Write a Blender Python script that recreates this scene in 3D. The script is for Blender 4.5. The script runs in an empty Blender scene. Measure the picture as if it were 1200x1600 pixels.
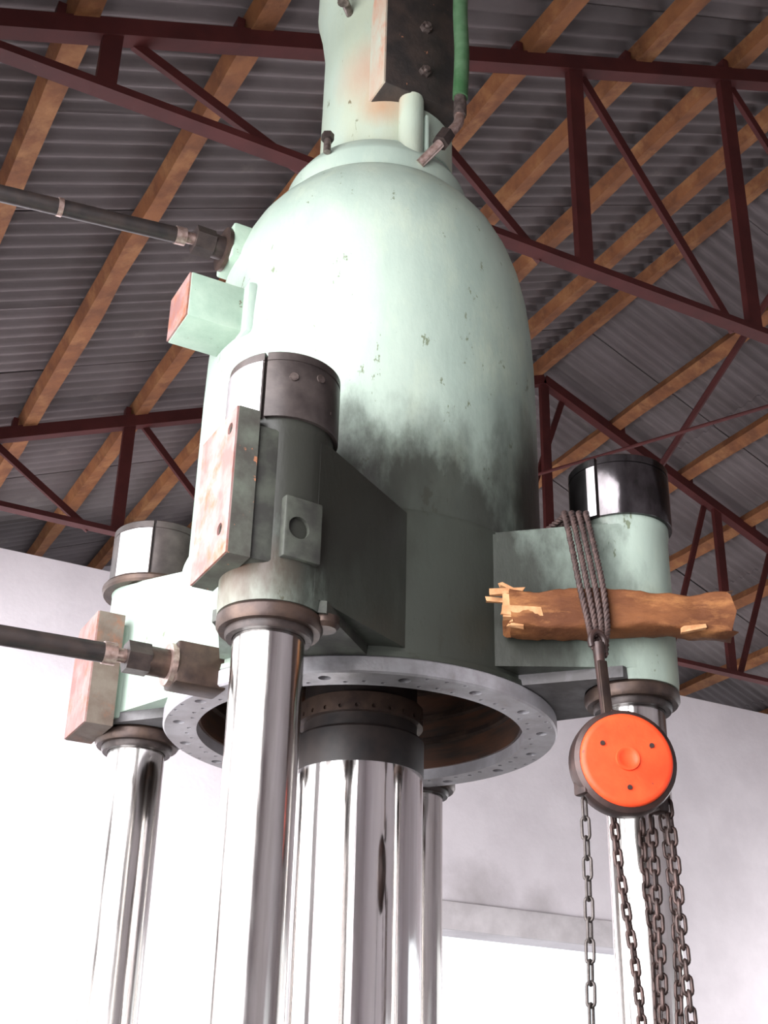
import bpy, bmesh, math, random
from math import sin, cos, pi, radians
from mathutils import Vector, Matrix, Quaternion, noise as mnoise
random.seed(7)
scene = bpy.context.scene
COL = scene.collection

# ------------------------------------------------------------------ camera
cam_d = bpy.data.cameras.new('camera'); cam = bpy.data.objects.new('camera', cam_d); COL.objects.link(cam)
cam_d.sensor_fit = 'VERTICAL'; cam_d.sensor_height = 24.0; cam_d.lens = 2058 / 1600 * 24.0
cam_d.clip_start = 0.05; cam_d.clip_end = 200
RX = (0.88185318, 0.22853371, 0.41244067); RY = (-0.4710202, 0.38652421, 0.79293065); RZ = (0.02179308, -0.8935163, 0.4485016)
cam.matrix_world = Matrix(((RX[0], -RX[1], -RX[2], 0.0), (RY[0], -RY[1], -RY[2], 0.0), (RZ[0], -RZ[1], -RZ[2], 1.6), (0, 0, 0, 1)))
scene.camera = cam

# ------------------------------------------------------------------ light, world, exposure
scene.view_settings.view_transform = 'Standard'; scene.view_settings.look = 'None'
scene.view_settings.gamma = 1.0; scene.view_settings.use_curve_mapping = False
scene.view_settings.exposure = 0.35
W = bpy.data.worlds.new('overcast_sky'); scene.world = W; W.use_nodes = True
bg = W.node_tree.nodes['Background']; bg.inputs[0].default_value = (0.90, 0.95, 1.0, 1); bg.inputs[1].default_value = 1.3

def area(name, loc, rot, sx, sy, power, col):
    d = bpy.data.lights.new(name, 'AREA'); d.shape = 'RECTANGLE'; d.size = sx; d.size_y = sy; d.energy = power; d.color = col
    o = bpy.data.objects.new(name, d); COL.objects.link(o); o.location = loc; o.rotation_euler = rot
    return o
# daylight through the left wall's openings; the right and front lamps are added fill
area('daylight_left', (-0.62, 1.15, 2.55), (0, -pi/2 + 0.25, 0), 2.7, 3.2, 205, (1.0, 0.98, 1.0))
area('daylight_left_middle', (-0.62, 4.75, 2.6), (0, -pi/2 + 0.40, 0.0), 2.8, 3.3, 42, (1.0, 0.98, 1.0))
area('daylight_left_far', (-0.62, 8.6, 2.7), (0, -pi/2 + 0.55, 1.0), 2.9, 3.6, 830, (1.0, 0.97, 1.0))
area('fill_right', (13.45, 4.0, 2.6), (0, pi/2, 0), 2.4, 6.2, 18, (1.0, 0.97, 0.95))
area('fill_right_far', (13.45, 8.6, 2.4), (0, pi/2 - 0.5, -0.75), 2.4, 3.4, 230, (1.0, 0.97, 0.98))  # added to brighten the right of the back wall
area('fill_front', (6.5, -4.1, 2.4), (pi/2, 0, 0), 7.0, 2.6, 5, (1.0, 0.96, 0.92))

# ------------------------------------------------------------------ materials
def mat(name, base=(0.5, 0.5, 0.5), rough=0.6, metal=0.0, var=None, vscale=8.0, vamt=1.0, bump=0.0, bscale=40.0,
        stretch=(1, 1, 1), spots=None, rand=0.0, var2=None, v2scale=3.0, v2lo=0.5, v2hi=0.65, grime_shade=None, coat=0.0, roughvar=0.0, spec=0.5):
    """Procedural surface. var/var2 = second/third colours mixed in by noise; grime = list of (world x,y,z,r0,r1,amount) oil stains and painted-in shade."""
    m = bpy.data.materials.new(name); m.use_nodes = True; nt = m.node_tree; N = nt.nodes; L = nt.links
    b = N['Principled BSDF']; b.inputs['Roughness'].default_value = rough; b.inputs['Metallic'].default_value = metal
    b.inputs['Specular IOR Level'].default_value = spec
    if coat: b.inputs['Coat Weight'].default_value = coat; b.inputs['Coat Roughness'].default_value = 0.2
    geo = N.new('ShaderNodeNewGeometry'); tc = N.new('ShaderNodeTexCoord')
    mp = N.new('ShaderNodeMapping'); mp.inputs['Scale'].default_value = stretch
    L.new(geo.outputs['Position'] if rand == 0 else tc.outputs['Object'], mp.inputs['Vector'])
    col = None
    def rgb(c):
        n = N.new('ShaderNodeRGB'); n.outputs[0].default_value = (*c, 1); return n.outputs[0]
    def mix(fac, a, c, blend='MIX'):
        n = N.new('ShaderNodeMix'); n.data_type = 'RGBA'; n.blend_type = blend
        if isinstance(fac, float): n.inputs[0].default_value = fac
        else: L.new(fac, n.inputs[0])
        L.new(a, n.inputs[6]); L.new(c, n.inputs[7]); return n.outputs[2]
    def noise(scale, detail=6, rough_=0.6):
        n = N.new('ShaderNodeTexNoise'); n.inputs['Scale'].default_value = scale; n.inputs['Detail'].default_value = detail
        n.inputs['Roughness'].default_value = rough_; L.new(mp.outputs[0], n.inputs['Vector']); return n.outputs['Fac']
    def ramp(src, lo, hi, a=0.0, c=1.0):
        n = N.new('ShaderNodeMapRange'); n.inputs[1].default_value = lo; n.inputs[2].default_value = hi
        n.inputs[3].default_value = a; n.inputs[4].default_value = c; L.new(src, n.inputs[0]); return n.outputs[0]
    col = rgb(base)
    if var: col = mix(ramp(noise(vscale), 0.38, 0.62, 0, vamt), col, rgb(var))
    if var2: col = mix(ramp(noise(v2scale, 8, 0.7), v2lo, v2hi), col, rgb(var2))
    if spots: col = mix(ramp(noise(spots[1], 4, 0.8), spots[2], spots[2] + 0.04), col, rgb(spots[0]))
    if grime_shade:
        g = None
        nz = noise(7.0, 8, 0.65)
        for (x, y, z, r0, r1, a, gc) in grime_shade:
            d = N.new('ShaderNodeVectorMath'); d.operation = 'DISTANCE'; L.new(geo.outputs['Position'], d.inputs[0]); d.inputs[1].default_value = (x, y, z)
            s = N.new('ShaderNodeMath'); s.operation = 'MULTIPLY_ADD'; L.new(nz, s.inputs[0]); s.inputs[1].default_value = -0.9 * r1; L.new(d.outputs['Value'], s.inputs[2])
            s2 = N.new('ShaderNodeMath'); s2.operation = 'ADD'; L.new(s.outputs[0], s2.inputs[0]); s2.inputs[1].default_value = 0.45 * r1
            col = mix(ramp(s2.outputs[0], r0, r1, a, 0.0), col, rgb(gc))
    if rand:
        oi = N.new('ShaderNodeObjectInfo')
        r_ = ramp(oi.outputs['Random'], 0, 1, 1 - rand, 1 + rand)
        cx = N.new('ShaderNodeVectorMath'); cx.operation = 'SCALE'; L.new(col, cx.inputs[0]); L.new(r_, cx.inputs[3]); col = cx.outputs[0]
    L.new(col, b.inputs['Base Color'])
    if roughvar:
        L.new(ramp(noise(vscale * 1.7), 0.35, 0.65, max(0.02, rough - roughvar), rough + roughvar), b.inputs['Roughness'])
    if bump:
        bn = N.new('ShaderNodeBump'); bn.inputs['Strength'].default_value = bump; bn.inputs['Distance'].default_value = 0.01
        L.new(noise(bscale), bn.inputs['Height']); L.new(bn.outputs[0], b.inputs['Normal'])
    return m

OIL_SHADE = (0.012, 0.010, 0.008); OIL_SHADE2 = (0.025, 0.026, 0.021); RUST = (0.30, 0.12, 0.06)
M = {}
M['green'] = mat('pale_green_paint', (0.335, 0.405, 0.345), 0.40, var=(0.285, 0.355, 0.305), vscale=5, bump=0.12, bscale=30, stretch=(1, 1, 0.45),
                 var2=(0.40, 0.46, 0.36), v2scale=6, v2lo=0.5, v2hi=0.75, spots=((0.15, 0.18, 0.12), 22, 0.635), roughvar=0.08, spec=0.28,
                 grime_shade=[(0.95, 2.02, 2.84, 0.22, 0.36, 0.97, OIL_SHADE), (1.16, 2.10, 2.66, 0.30, 0.52, 0.92, OIL_SHADE2), (1.64, 2.28, 2.97, 0.14, 0.30, 0.92, OIL_SHADE),  # grease on the near boss; lower and right barrel spots also paint in shade
                        (1.36, 2.10, 2.58, 0.10, 0.36, 0.75, OIL_SHADE2), (1.10, 2.12, 2.94, 0.0, 0.16, 0.6, OIL_SHADE), (1.48, 2.14, 3.03, 0.0, 0.26, 0.55, OIL_SHADE2),
                        (1.70, 2.42, 3.05, 0.1, 0.45, 0.6, OIL_SHADE2), (0.80, 2.10, 2.55, 0.0, 0.13, 0.6, (0.10, 0.05, 0.03))])
M['green_dark'] = mat('dark_green_block', (0.010, 0.008, 0.007), 0.6, var=(0.028, 0.018, 0.014), vscale=14, bump=0.2, bscale=50, spots=(RUST, 20, 0.66))  # near-black all over, flecked with rust
M['green_block'] = mat('green_block_paint', (0.24, 0.33, 0.26), 0.5, var=(0.31, 0.40, 0.32), vscale=12, bump=0.1, spots=((0.10, 0.07, 0.04), 30, 0.66))
M['pad_face'] = mat('rusty_pad_face', (0.21, 0.105, 0.095), 0.55, metal=0.1, spec=0.3, var=(0.29, 0.19, 0.175), vscale=14, var2=(0.25, 0.085, 0.04), v2scale=11, v2lo=0.5, v2hi=0.66, bump=0.15, bscale=60)
M['pad_side'] = mat('grubby_green_pad', (0.085, 0.095, 0.075), 0.6, var=(0.045, 0.042, 0.035), vscale=16, bump=0.1, spots=(RUST, 25, 0.62))
M['rim'] = mat('machined_flange_steel', (0.50, 0.49, 0.52), 0.40, metal=0.4, var=(0.38, 0.36, 0.38), vscale=14, var2=(0.30, 0.18, 0.12), v2scale=7, v2lo=0.62, v2hi=0.78, bump=0.08, bscale=80,
               grime_shade=[(1.15, 2.18, 2.48, 0.05, 0.22, 0.7, OIL_SHADE2)])
M['bore'] = mat('oily_bore_steel', (0.045, 0.032, 0.026), 0.4, metal=0.3, var=(0.11, 0.05, 0.03), vscale=6, stretch=(1, 1, 6), bump=0.05)
M['chrome'] = mat('hard_chrome', (0.74, 0.72, 0.71), 0.09, metal=1.0, var=(0.66, 0.63, 0.61), vscale=7, stretch=(6, 6, 0.25), roughvar=0.05, spots=((0.30, 0.26, 0.24), 9, 0.74))
M['chrome_worn'] = mat('worn_column_steel', (0.66, 0.64, 0.62), 0.16, metal=1.0, var=(0.52, 0.49, 0.46), vscale=6, stretch=(7, 7, 0.5), roughvar=0.08, spots=((0.22, 0.19, 0.16), 12, 0.70))
M['nut'] = mat('blackened_nut_steel', (0.026, 0.020, 0.019), 0.38, metal=0.3, spec=0.35, var=(0.065, 0.052, 0.048), vscale=10, bump=0.06, spots=((0.30, 0.25, 0.22), 18, 0.70))
M['nut_bright'] = mat('polished_nut_steel', (0.13, 0.12, 0.125), 0.14, metal=0.95, var=(0.035, 0.03, 0.03), vscale=9, stretch=(1, 1, 0.5), bump=0.04)
M['nut_plate_glint'] = mat('bright_segment_glint', (0.62, 0.60, 0.62), 0.3, metal=0.8, var=(0.50, 0.45, 0.45), vscale=14)
M['dark_steel'] = mat('dark_oily_steel', (0.024, 0.018, 0.017), 0.42, metal=0.4, var=(0.05, 0.036, 0.032), vscale=25, bump=0.1, bscale=90)
M['ram_ring'] = mat('black_gland_ring', (0.010, 0.008, 0.008), 0.45, metal=0.0, spec=0.3, var=(0.025, 0.018, 0.016), vscale=14)
M['brown_steel'] = mat('brown_worn_steel', (0.085, 0.055, 0.042), 0.42, metal=0.6, var=(0.045, 0.03, 0.026), vscale=20, bump=0.1)
M['copper'] = mat('pinkish_bare_fitting', (0.50, 0.38, 0.34), 0.3, metal=0.8, var=(0.3, 0.2, 0.17), vscale=60)
M['pipe'] = mat('black_hydraulic_pipe', (0.010, 0.008, 0.008), 0.42, var=(0.022, 0.015, 0.013), vscale=25, bump=0.08)
M['hose'] = mat('green_hose_rubber', (0.030, 0.080, 0.032), 0.45, spec=0.3, var=(0.07, 0.13, 0.07), vscale=14)
M['rope'] = mat('rusty_wire_rope', (0.045, 0.028, 0.026), 0.6, metal=0.2, var=(0.09, 0.055, 0.048), vscale=70)
M['chain'] = mat('oily_chain_steel', (0.045, 0.030, 0.027), 0.42, metal=0.5, var=(0.09, 0.055, 0.048), vscale=50)
M['chain_light'] = mat('galvanised_chain_steel', (0.10, 0.085, 0.08), 0.4, metal=0.5, var=(0.055, 0.045, 0.04), vscale=50)
M['orange'] = mat('orange_hoist_paint', (0.80, 0.055, 0.016), 0.42, spec=0.3, var=(0.86, 0.09, 0.026), vscale=9, spots=((0.10, 0.035, 0.025), 34, 0.655), bump=0.08, bscale=40)
M['hoist'] = mat('grimy_hoist_casting', (0.030, 0.020, 0.019), 0.45, metal=0.3, var=(0.065, 0.035, 0.03), vscale=18, spots=((0.5, 0.1, 0.04), 16, 0.72), bump=0.1)
M['wood'] = mat('reddish_timber', (0.22, 0.085, 0.032), 0.75, spec=0.2, var=(0.10, 0.036, 0.016), vscale=12, var2=(0.42, 0.19, 0.07), v2scale=16, v2lo=0.54, v2hi=0.76, stretch=(0.35, 0.35, 1), bump=0.6, bscale=45, spots=((0.11, 0.05, 0.03), 22, 0.66))
M['splinter'] = mat('fresh_split_wood', (0.55, 0.30, 0.15), 0.8, spec=0.2, var=(0.42, 0.20, 0.09), vscale=50, bump=0.2)
M['truss'] = mat('red_oxide_steel', (0.098, 0.022, 0.020), 0.6, spec=0.3, var=(0.07, 0.016, 0.015), vscale=3, spots=((0.20, 0.09, 0.06), 14, 0.70))
M['purlin'] = mat('raw_timber_purlin', (0.29, 0.115, 0.042), 0.75, var=(0.18, 0.068, 0.028), vscale=5, var2=(0.40, 0.19, 0.075), v2scale=4, v2lo=0.5, v2hi=0.7, bump=0.3, bscale=20)
M['sheet'] = mat('asbestos_cement_sheet', (0.170, 0.146, 0.146), 0.85, var=(0.135, 0.115, 0.113), vscale=2.2, stretch=(0.6, 1, 1), rand=0.10, bump=0.15, bscale=30,
                 var2=(0.25, 0.215, 0.20), v2scale=3, v2lo=0.6, v2hi=0.8)
M['wall'] = mat('whitewashed_plaster', (0.80, 0.76, 0.79), 0.85, var=(0.72, 0.68, 0.71), vscale=1.6, bump=0.35, bscale=9,
                grime_shade=[(6.95, 11.18, 3.98, 0.02, 0.50, 0.7, (0.40, 0.37, 0.37)), (7.7, 11.18, 3.96, 0.02, 0.30, 0.6, (0.42, 0.39, 0.39)), (9.7, 11.18, 4.3, 0.2, 1.3, 0.25, (0.5, 0.47, 0.49))], spots=((0.60, 0.56, 0.57), 5, 0.72))
M['lintel'] = mat('scuffed_concrete_lintel', (0.58, 0.55, 0.56), 0.85, var=(0.70, 0.67, 0.68), vscale=4, bump=0.3, bscale=12)
M['floor'] = mat('concrete_floor', (0.17, 0.15, 0.14), 0.8, var=(0.12, 0.105, 0.10), vscale=1.2, bump=0.2, bscale=8)
M['cover_paint_shade'] = mat('greasy_shade_paint', (0.06, 0.066, 0.052), 0.55, var=(0.03, 0.03, 0.026), vscale=22, bump=0.1)
M['left_pad'] = mat('rusty_left_pad', (0.085, 0.058, 0.045), 0.6, spec=0.3, var=(0.13, 0.105, 0.085), vscale=14, var2=(0.19, 0.075, 0.04), v2scale=10, v2lo=0.5, v2hi=0.66, bump=0.15)
M['ear'] = mat('dull_ear_plate_steel', (0.075, 0.07, 0.07), 0.6, metal=0.1, spec=0.3, var=(0.15, 0.145, 0.15), vscale=12)
M['green_rust'] = mat('rust_streaked_green', (0.36, 0.42, 0.35), 0.5, spec=0.3, var=(0.40, 0.27, 0.20), vscale=7, stretch=(1, 1, 0.4), var2=(0.42, 0.17, 0.10), v2scale=9, v2lo=0.55, v2hi=0.7)
M['green_neck'] = mat('dirty_neck_paint', (0.335, 0.40, 0.335), 0.45, spec=0.3, var=(0.36, 0.40, 0.31), vscale=6, stretch=(1, 1, 0.4), bump=0.15, spots=((0.12, 0.13, 0.08), 16, 0.64), roughvar=0.08,
    grime_shade=[(1.18, 2.40, 4.32, 0.02, 0.16, 0.7, (0.42, 0.22, 0.15)), (1.22, 2.41, 4.18, 0.0, 0.08, 0.8, (0.40, 0.22, 0.12)), (1.26, 2.38, 4.02, 0.0, 0.10, 0.4, (0.22, 0.20, 0.15)), (1.13, 2.48, 4.5, 0.0, 0.16, 0.4, (0.20, 0.21, 0.14))])
M['bolt'] = mat('worn_bolt_steel', (0.20, 0.16, 0.145), 0.35, metal=0.7, var=(0.08, 0.06, 0.055), vscale=60)

# ------------------------------------------------------------------ mesh helpers
def new_bm(): return bmesh.new()
def obj(name, bm, m, parent=None, smooth=35, loc=None):
    """Build the mesh from world-space bmesh geometry; the object sits at its parent's origin."""
    me = bpy.data.meshes.new(name)
    base = Vector((0, 0, 0))
    if parent is not None:
        p = parent
        while p: base = base + p.location; p = p.parent
    elif loc is not None: base = Vector(loc)
    bmesh.ops.recalc_face_normals(bm, faces=bm.faces[:])
    bmesh.ops.translate(bm, verts=bm.verts[:], vec=-base)
    bm.to_mesh(me); bm.free()
    if smooth:
        me.shade_smooth(); me.set_sharp_from_angle(angle=radians(smooth))
    me.materials.append(M[m] if isinstance(m, str) else m)
    o = bpy.data.objects.new(name, me); COL.objects.link(o)
    if parent is not None: o.parent = parent
    elif loc is not None: o.location = loc
    return o
def thing(name, label, cat, loc, group=None):
    o = bpy.data.objects.new(name, None); COL.objects.link(o); o.empty_display_size = 0.1
    o.location = loc; o['label'] = label; o['category'] = cat
    if group: o['group'] = group
    return o
def struct(name, bm, m, smooth=0):
    o = obj(name, bm, m, None, smooth); o['kind'] = 'structure'; return o

def box(bm, lo, hi, bev=0.0, rot=None, about=None):
    vs = [bm.verts.new((x, y, z)) for x in (lo[0], hi[0]) for y in (lo[1], hi[1]) for z in (lo[2], hi[2])]
    f = [(0, 1, 3, 2), (4, 6, 7, 5), (0, 4, 5, 1), (2, 3, 7, 6), (0, 2, 6, 4), (1, 5, 7, 3)]
    fs = [bm.faces.new([vs[i] for i in q]) for q in f]
    if bev:
        es = list({e for q in fs for e in q.edges})
        r = bmesh.ops.bevel(bm, geom=es, offset=bev, segments=2, affect='EDGES', profile=0.5)
        vs = list({v for v in r['verts']} | {v for v in vs if v.is_valid})
    if rot is not None:
        bmesh.ops.rotate(bm, verts=[v for v in vs if v.is_valid], cent=about, matrix=rot)
    return vs
def lathe(bm, prof, c, seg=64, a0=0.0, a1=2*pi, axis='Z', closed=False):
    """prof = list of (r, h). Revolve about the axis through c. closed = join the profile's end to its start."""
    full = abs((a1 - a0) - 2*pi) < 1e-6
    n = seg if full else seg + 1
    rings = []
    for i in range(n):
        a = a0 + (a1 - a0) * i / seg
        row = []
        for (r, h) in prof:
            if axis == 'Z': p = (c[0] + r*cos(a), c[1] + r*sin(a), h)
            elif axis == 'Y': p = (c[0] + r*cos(a), h, c[1] + r*sin(a))
            else: p = (h, c[0] + r*cos(a), c[1] + r*sin(a))
            row.append(bm.verts.new(p))
        rings.append(row)
    m = len(prof)
    for i in range(n if full else n - 1):
        A, B = rings[i], rings[(i + 1) % n]
        for j in range(m if closed else m - 1):
            k = (j + 1) % m
            bm.faces.new((A[j], B[j], B[k], A[k]))
    if not full and closed:
        bm.faces.new(rings[0]); bm.faces.new(rings[-1])
    bmesh.ops.remove_doubles(bm, verts=bm.verts[:], dist=1e-6)
def frame_of(d):
    d = d.normalized(); up = Vector((0, 0, 1)) if abs(d.z) < 0.9 else Vector((1, 0, 0))
    u = d.cross(up).normalized(); return u, d.cross(u).normalized()
def tube(bm, pts, r, seg=12, caps=True, rs=None):
    pts = [Vector(p) for p in pts]; n = len(pts); rows = []
    t0 = (pts[1] - pts[0]).normalized(); u, v = frame_of(t0)
    for i, p in enumerate(pts):
        t = (pts[min(i + 1, n - 1)] - pts[max(i - 1, 0)]).normalized()
        q = t0.rotation_difference(t); u = q @ u; v = q @ v; t0 = t
        rr = rs[i] if rs else r
        rows.append([bm.verts.new(p + (u*cos(2*pi*k/seg) + v*sin(2*pi*k/seg)) * rr) for k in range(seg)])
    for i in range(n - 1):
        for k in range(seg):
            bm.faces.new((rows[i][k], rows[i][(k+1) % seg], rows[i+1][(k+1) % seg], rows[i+1][k]))
    if caps: bm.faces.new(rows[0]); bm.faces.new(rows[-1])
def bez(pts, n=10):
    """Catmull-Rom through the points."""
    P = [Vector(p) for p in pts]; P = [P[0]*2 - P[1]] + P + [P[-1]*2 - P[-2]]; out = []
    for i in range(1, len(P) - 2):
        for k in range(n):
            t = k / n
            out.append(0.5*((2*P[i]) + (P[i+1]-P[i-1])*t + (2*P[i-1]-5*P[i]+4*P[i+1]-P[i+2])*t*t + (-P[i-1]+3*P[i]-3*P[i+1]+P[i+2])*t*t*t))
    out.append(P[-2]); return out
def prism(bm, poly, z0, z1):
    a = [bm.verts.new((x, y, z0)) for x, y in poly]; b = [bm.verts.new((x, y, z1)) for x, y in poly]; n = len(poly)
    bm.faces.new(a); bm.faces.new(b)
    for i in range(n): bm.faces.new((a[i], a[(i+1) % n], b[(i+1) % n], b[i]))
def cyl_bm(bm, p0, p1, r, seg=20, r1=None):
    tube(bm, [p0, p1], r, seg, True, [r, r1 if r1 is not None else r])
def hexnut(bm, p0, p1, r): tube(bm, [p0, p1], r, 6, True)
def beam(bm, p0, p1, w, h, up=(0, 0, 1)):
    """Rectangular bar from p0 to p1: w across, h along up; p0/p1 on the axis."""
    p0, p1 = Vector(p0), Vector(p1); d = (p1 - p0).normalized(); s = d.cross(Vector(up)).normalized(); u = s.cross(d).normalized()
    A = [bm.verts.new(p0 + s*a*w/2 + u*b*h/2) for a, b in ((-1, -1), (1, -1), (1, 1), (-1, 1))]
    B = [bm.verts.new(p1 + s*a*w/2 + u*b*h/2) for a, b in ((-1, -1), (1, -1), (1, 1), (-1, 1))]
    bm.faces.new(A); bm.faces.new(B)
    for i in range(4): bm.faces.new((A[i], A[(i+1) % 4], B[(i+1) % 4], B[i]))
def angle_iron(bm, p0, p1, wy, hz, t=0.008, up=(0, 0, 1)):
    """L section: flat leg wy deep (towards +Y) at the bottom, upright leg hz tall at the front edge."""
    p0, p1 = Vector(p0), Vector(p1); d = (p1 - p0).normalized(); yv = Vector((0, 1, 0)); u = d.cross(yv).normalized()
    if u.dot(Vector(up)) < 0: u = -u
    prof = [(0, 0), (wy, 0), (wy, t), (t, t), (t, hz), (0, hz)]
    A = [bm.verts.new(p0 + yv*a + u*b) for a, b in prof]; B = [bm.verts.new(p1 + yv*a + u*b) for a, b in prof]
    bm.faces.new(A); bm.faces.new(B)
    for i in range(6): bm.faces.new((A[i], A[(i+1) % 6], B[(i+1) % 6], B[i]))
def boolean_cut(o, cutter_bm):
    me = bpy.data.meshes.new('cut'); bmesh.ops.recalc_face_normals(cutter_bm, faces=cutter_bm.faces[:]); cutter_bm.to_mesh(me); cutter_bm.free()
    c = bpy.data.objects.new('cut', me); COL.objects.link(c)
    base = Vector((0, 0, 0)); p = o
    while p: base = base + p.location; p = p.parent
    for v in me.vertices: v.co -= base
    c.location = base
    md = o.modifiers.new('b', 'BOOLEAN'); md.operation = 'DIFFERENCE'; md.object = c; md.solver = 'EXACT'
    bpy.context.view_layer.update()
    dg = bpy.context.evaluated_depsgraph_get(); nm = bpy.data.meshes.new_from_object(o.evaluated_get(dg))
    o.modifiers.clear(); old = o.data; o.data = nm; nm.name = old.name
    nm.set_sharp_from_angle(angle=radians(35))
    bpy.data.objects.remove(c); bpy.data.meshes.remove(me)

# ------------------------------------------------------------------ the hall (scaled about the eye point by HS)
HS = 1.3
def H(x, y, z): return Vector((x*HS, y*HS, 1.6 + (z - 1.6)*HS))
RIDX, RIDZ, SL = 5.05*HS, 1.6 + (7.10 - 1.6)*HS, 0.415
TIE = 1.6 + 3.4*HS
Y_END0, Y_END1 = -3.9, 13.6
WALL_Y = 8.6*HS; WALL_T = 1.6 + (5.42 - 1.6)*HS
XL, XR = -0.42, 2*RIDX + 0.42

bm = new_bm(); box(bm, (-1.5, Y_END0 - .3, -0.15), (XR + 1, Y_END1 + .3, 0.0)); struct('floor', bm, 'floor')

def wall_with_openings(name, axis, at, thick, u0, u1, z0, z1, holes, m):
    """Solid wall slab made of blocks round its rectangular openings (u0,u1,z0,z1)."""
    bm = new_bm()
    us = sorted({u0, u1, *[h[0] for h in holes], *[h[1] for h in holes]})
    for a, b in zip(us[:-1], us[1:]):
        col = sorted([(h[2], h[3]) for h in holes if h[0] <= a + 1e-6 and h[1] >= b - 1e-6])
        z = z0
        for (h0, h1) in col + [(z1, z1)]:
            if h0 > z + 1e-6:
                if axis == 'Y': box(bm, (a, at, z), (b, at + thick, h0))
                else: box(bm, (at, a, z), (at + thick, b, h0))
            z = h1
    bmesh.ops.remove_doubles(bm, verts=bm.verts[:], dist=1e-5)
    return struct(name, bm, m)
OPX0, OPX1 = 4.45*HS, 6.84*HS
LZ1 = 1.6 + (3.40 - 1.6)*HS; LZ0 = 1.6 + (3.20 - 1.6)*HS
wb = wall_with_openings('wall_back', 'Y', WALL_Y, 0.35, XL, XR, 0, WALL_T, [(OPX0, OPX1, 0.9, LZ0)], 'wall')
bm = new_bm()
box(bm, (OPX0 - 0.35, WALL_Y - 0.05, LZ0), (OPX1 + 0.25, WALL_Y + 0.002, LZ1), 0.01)
obj('lintel', bm, 'lintel', wb)
wall_with_openings('wall_left', 'X', XL - 0.25, 0.25, Y_END0, Y_END1, 0, TIE - 0.02, [(-0.6, 2.8, 1.1, 4.0), (3.1, 6.4, 1.1, 4.0), (6.8, 10.6, 1.1, 4.3)], 'wall')
wall_with_openings('wall_right', 'X', XR, 0.25, Y_END0, Y_END1, 0, TIE - 0.02, [(0.0, 6.4, 1.3, 3.9), (6.8, 10.4, 1.3, 3.9)], 'wall')  # far opening added along with the far fill lamp
wall_with_openings('wall_front', 'Y', Y_END0 - 0.25, 0.25, XL, XR, 0, RIDZ, [(5.0, 8.0, 0.0, 2.6)], 'wall')
wall_with_openings('wall_gable', 'Y', Y_END1, 0.25, XL, XR, 4.6, RIDZ, [], 'wall')

# roof: ridge cap with every purlin and every corrugated sheet as its own piece
def chord_z(x): return RIDZ - SL*abs(x - RIDX)
SHEET_UP = 0.20                                    # sheets lie this far above the trusses' top chords
bm = new_bm()
for s in (-1, 1):
    a = [(RIDX, RIDZ + SHEET_UP + 0.075), (RIDX + s*0.30, RIDZ + SHEET_UP + 0.075 - SL*0.30)]
    q = [bm.verts.new((x, y, z)) for x, z in a for y in (Y_END0, Y_END1)]
    q2 = [bm.verts.new((x, y, z + 0.012)) for x, z in a for y in (Y_END0, Y_END1)]
    for f in ((0, 1, 3, 2),): bm.faces.new([q[i] for i in f]); bm.faces.new([q2[i] for i in f])
    bm.faces.new((q[0], q[2], q2[2], q2[0])); bm.faces.new((q[1], q[3], q2[3], q2[1])); bm.faces.new((q[2], q[3], q2[3], q2[2]))
ceiling = struct('ceiling', bm, 'sheet')

def purlin_mesh():
    bm = new_bm(); L = Y_END1 - Y_END0; n = 40
    rows = []
    rnd = random.Random(3)
    for i in range(n + 1):
        y = Y_END0 + L*i/n; jx = rnd.uniform(-.006, .006); jz = rnd.uniform(-.006, .006); w = 0.062 + rnd.uniform(-.006, .006); h = 0.05
        rows.append([bm.verts.new((jx + a*w, y, jz*(b < 0) + b*h)) for a, b in ((-1, -1), (1, -1), (1, 1), (-1, 1))])
    for i in range(n):
        for k in range(4): bm.faces.new((rows[i][k], rows[i][(k+1) % 4], rows[i+1][(k+1) % 4], rows[i+1][k]))
    bm.faces.new(rows[0]); bm.faces.new(rows[-1])
    return bm
first = None
px = [-0.03, 0.58, 1.25, 1.92, 2.55, 3.17, 3.80, 4.42, 4.98, 5.72, 6.37, 6.99, 7.61, 8.24, 8.88, 9.5, 10.12]
for x in px:
    x *= HS; s = -1 if x < RIDX else 1
    if first is None: first = obj('purlin', purlin_mesh(), 'purlin', ceiling, 0); o = first
    else: o = first.copy(); COL.objects.link(o)
    o.location = (x, random.uniform(-.1, .1), chord_z(x) + 0.055 + 0.045)
    o.rotation_euler = (0, s*math.atan(SL), random.uniform(-.002, .002))

def sheet_mesh(length, width=1.04, waves=8, amp=0.022, t=0.007):
    """Corrugated sheet: local x along the slope (down), y across the waves."""
    bm = new_bm(); n = waves*8; ov = 0.10
    top, bot = [], []
    for i in range(n + 1):
        y = -ov/2 + (width + ov)*i/n; z = amp*cos(2*pi*y/(width/waves))
        top.append([bm.verts.new((x, y, z + t)) for x in (-0.08, length + 0.08)])
        bot.append([bm.verts.new((x, y, z)) for x in (-0.08, length + 0.08)])
    for i in range(n):
        bm.faces.new((top[i][0], top[i+1][0], top[i+1][1], top[i][1]))
        bm.faces.new((bot[i][0], bot[i][1], bot[i+1][1], bot[i+1][0]))
        for e in (0, 1): bm.faces.new((top[i][e], bot[i][e], bot[i+1][e], top[i+1][e]))
    bm.faces.new((top[0][0], top[0][1], bot[0][1], bot[0][0])); bm.faces.new((top[-1][0], top[-1][1], bot[-1][1], bot[-1][0]))
    return bm
ANG = math.atan(SL); ROW = 2*0.635*HS/cos(ANG)
sheet0 = obj('roof_sheet', sheet_mesh(ROW), 'sheet', ceiling, 60)
ny = int((Y_END1 - Y_END0)/1.04) + 1; used = False
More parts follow.
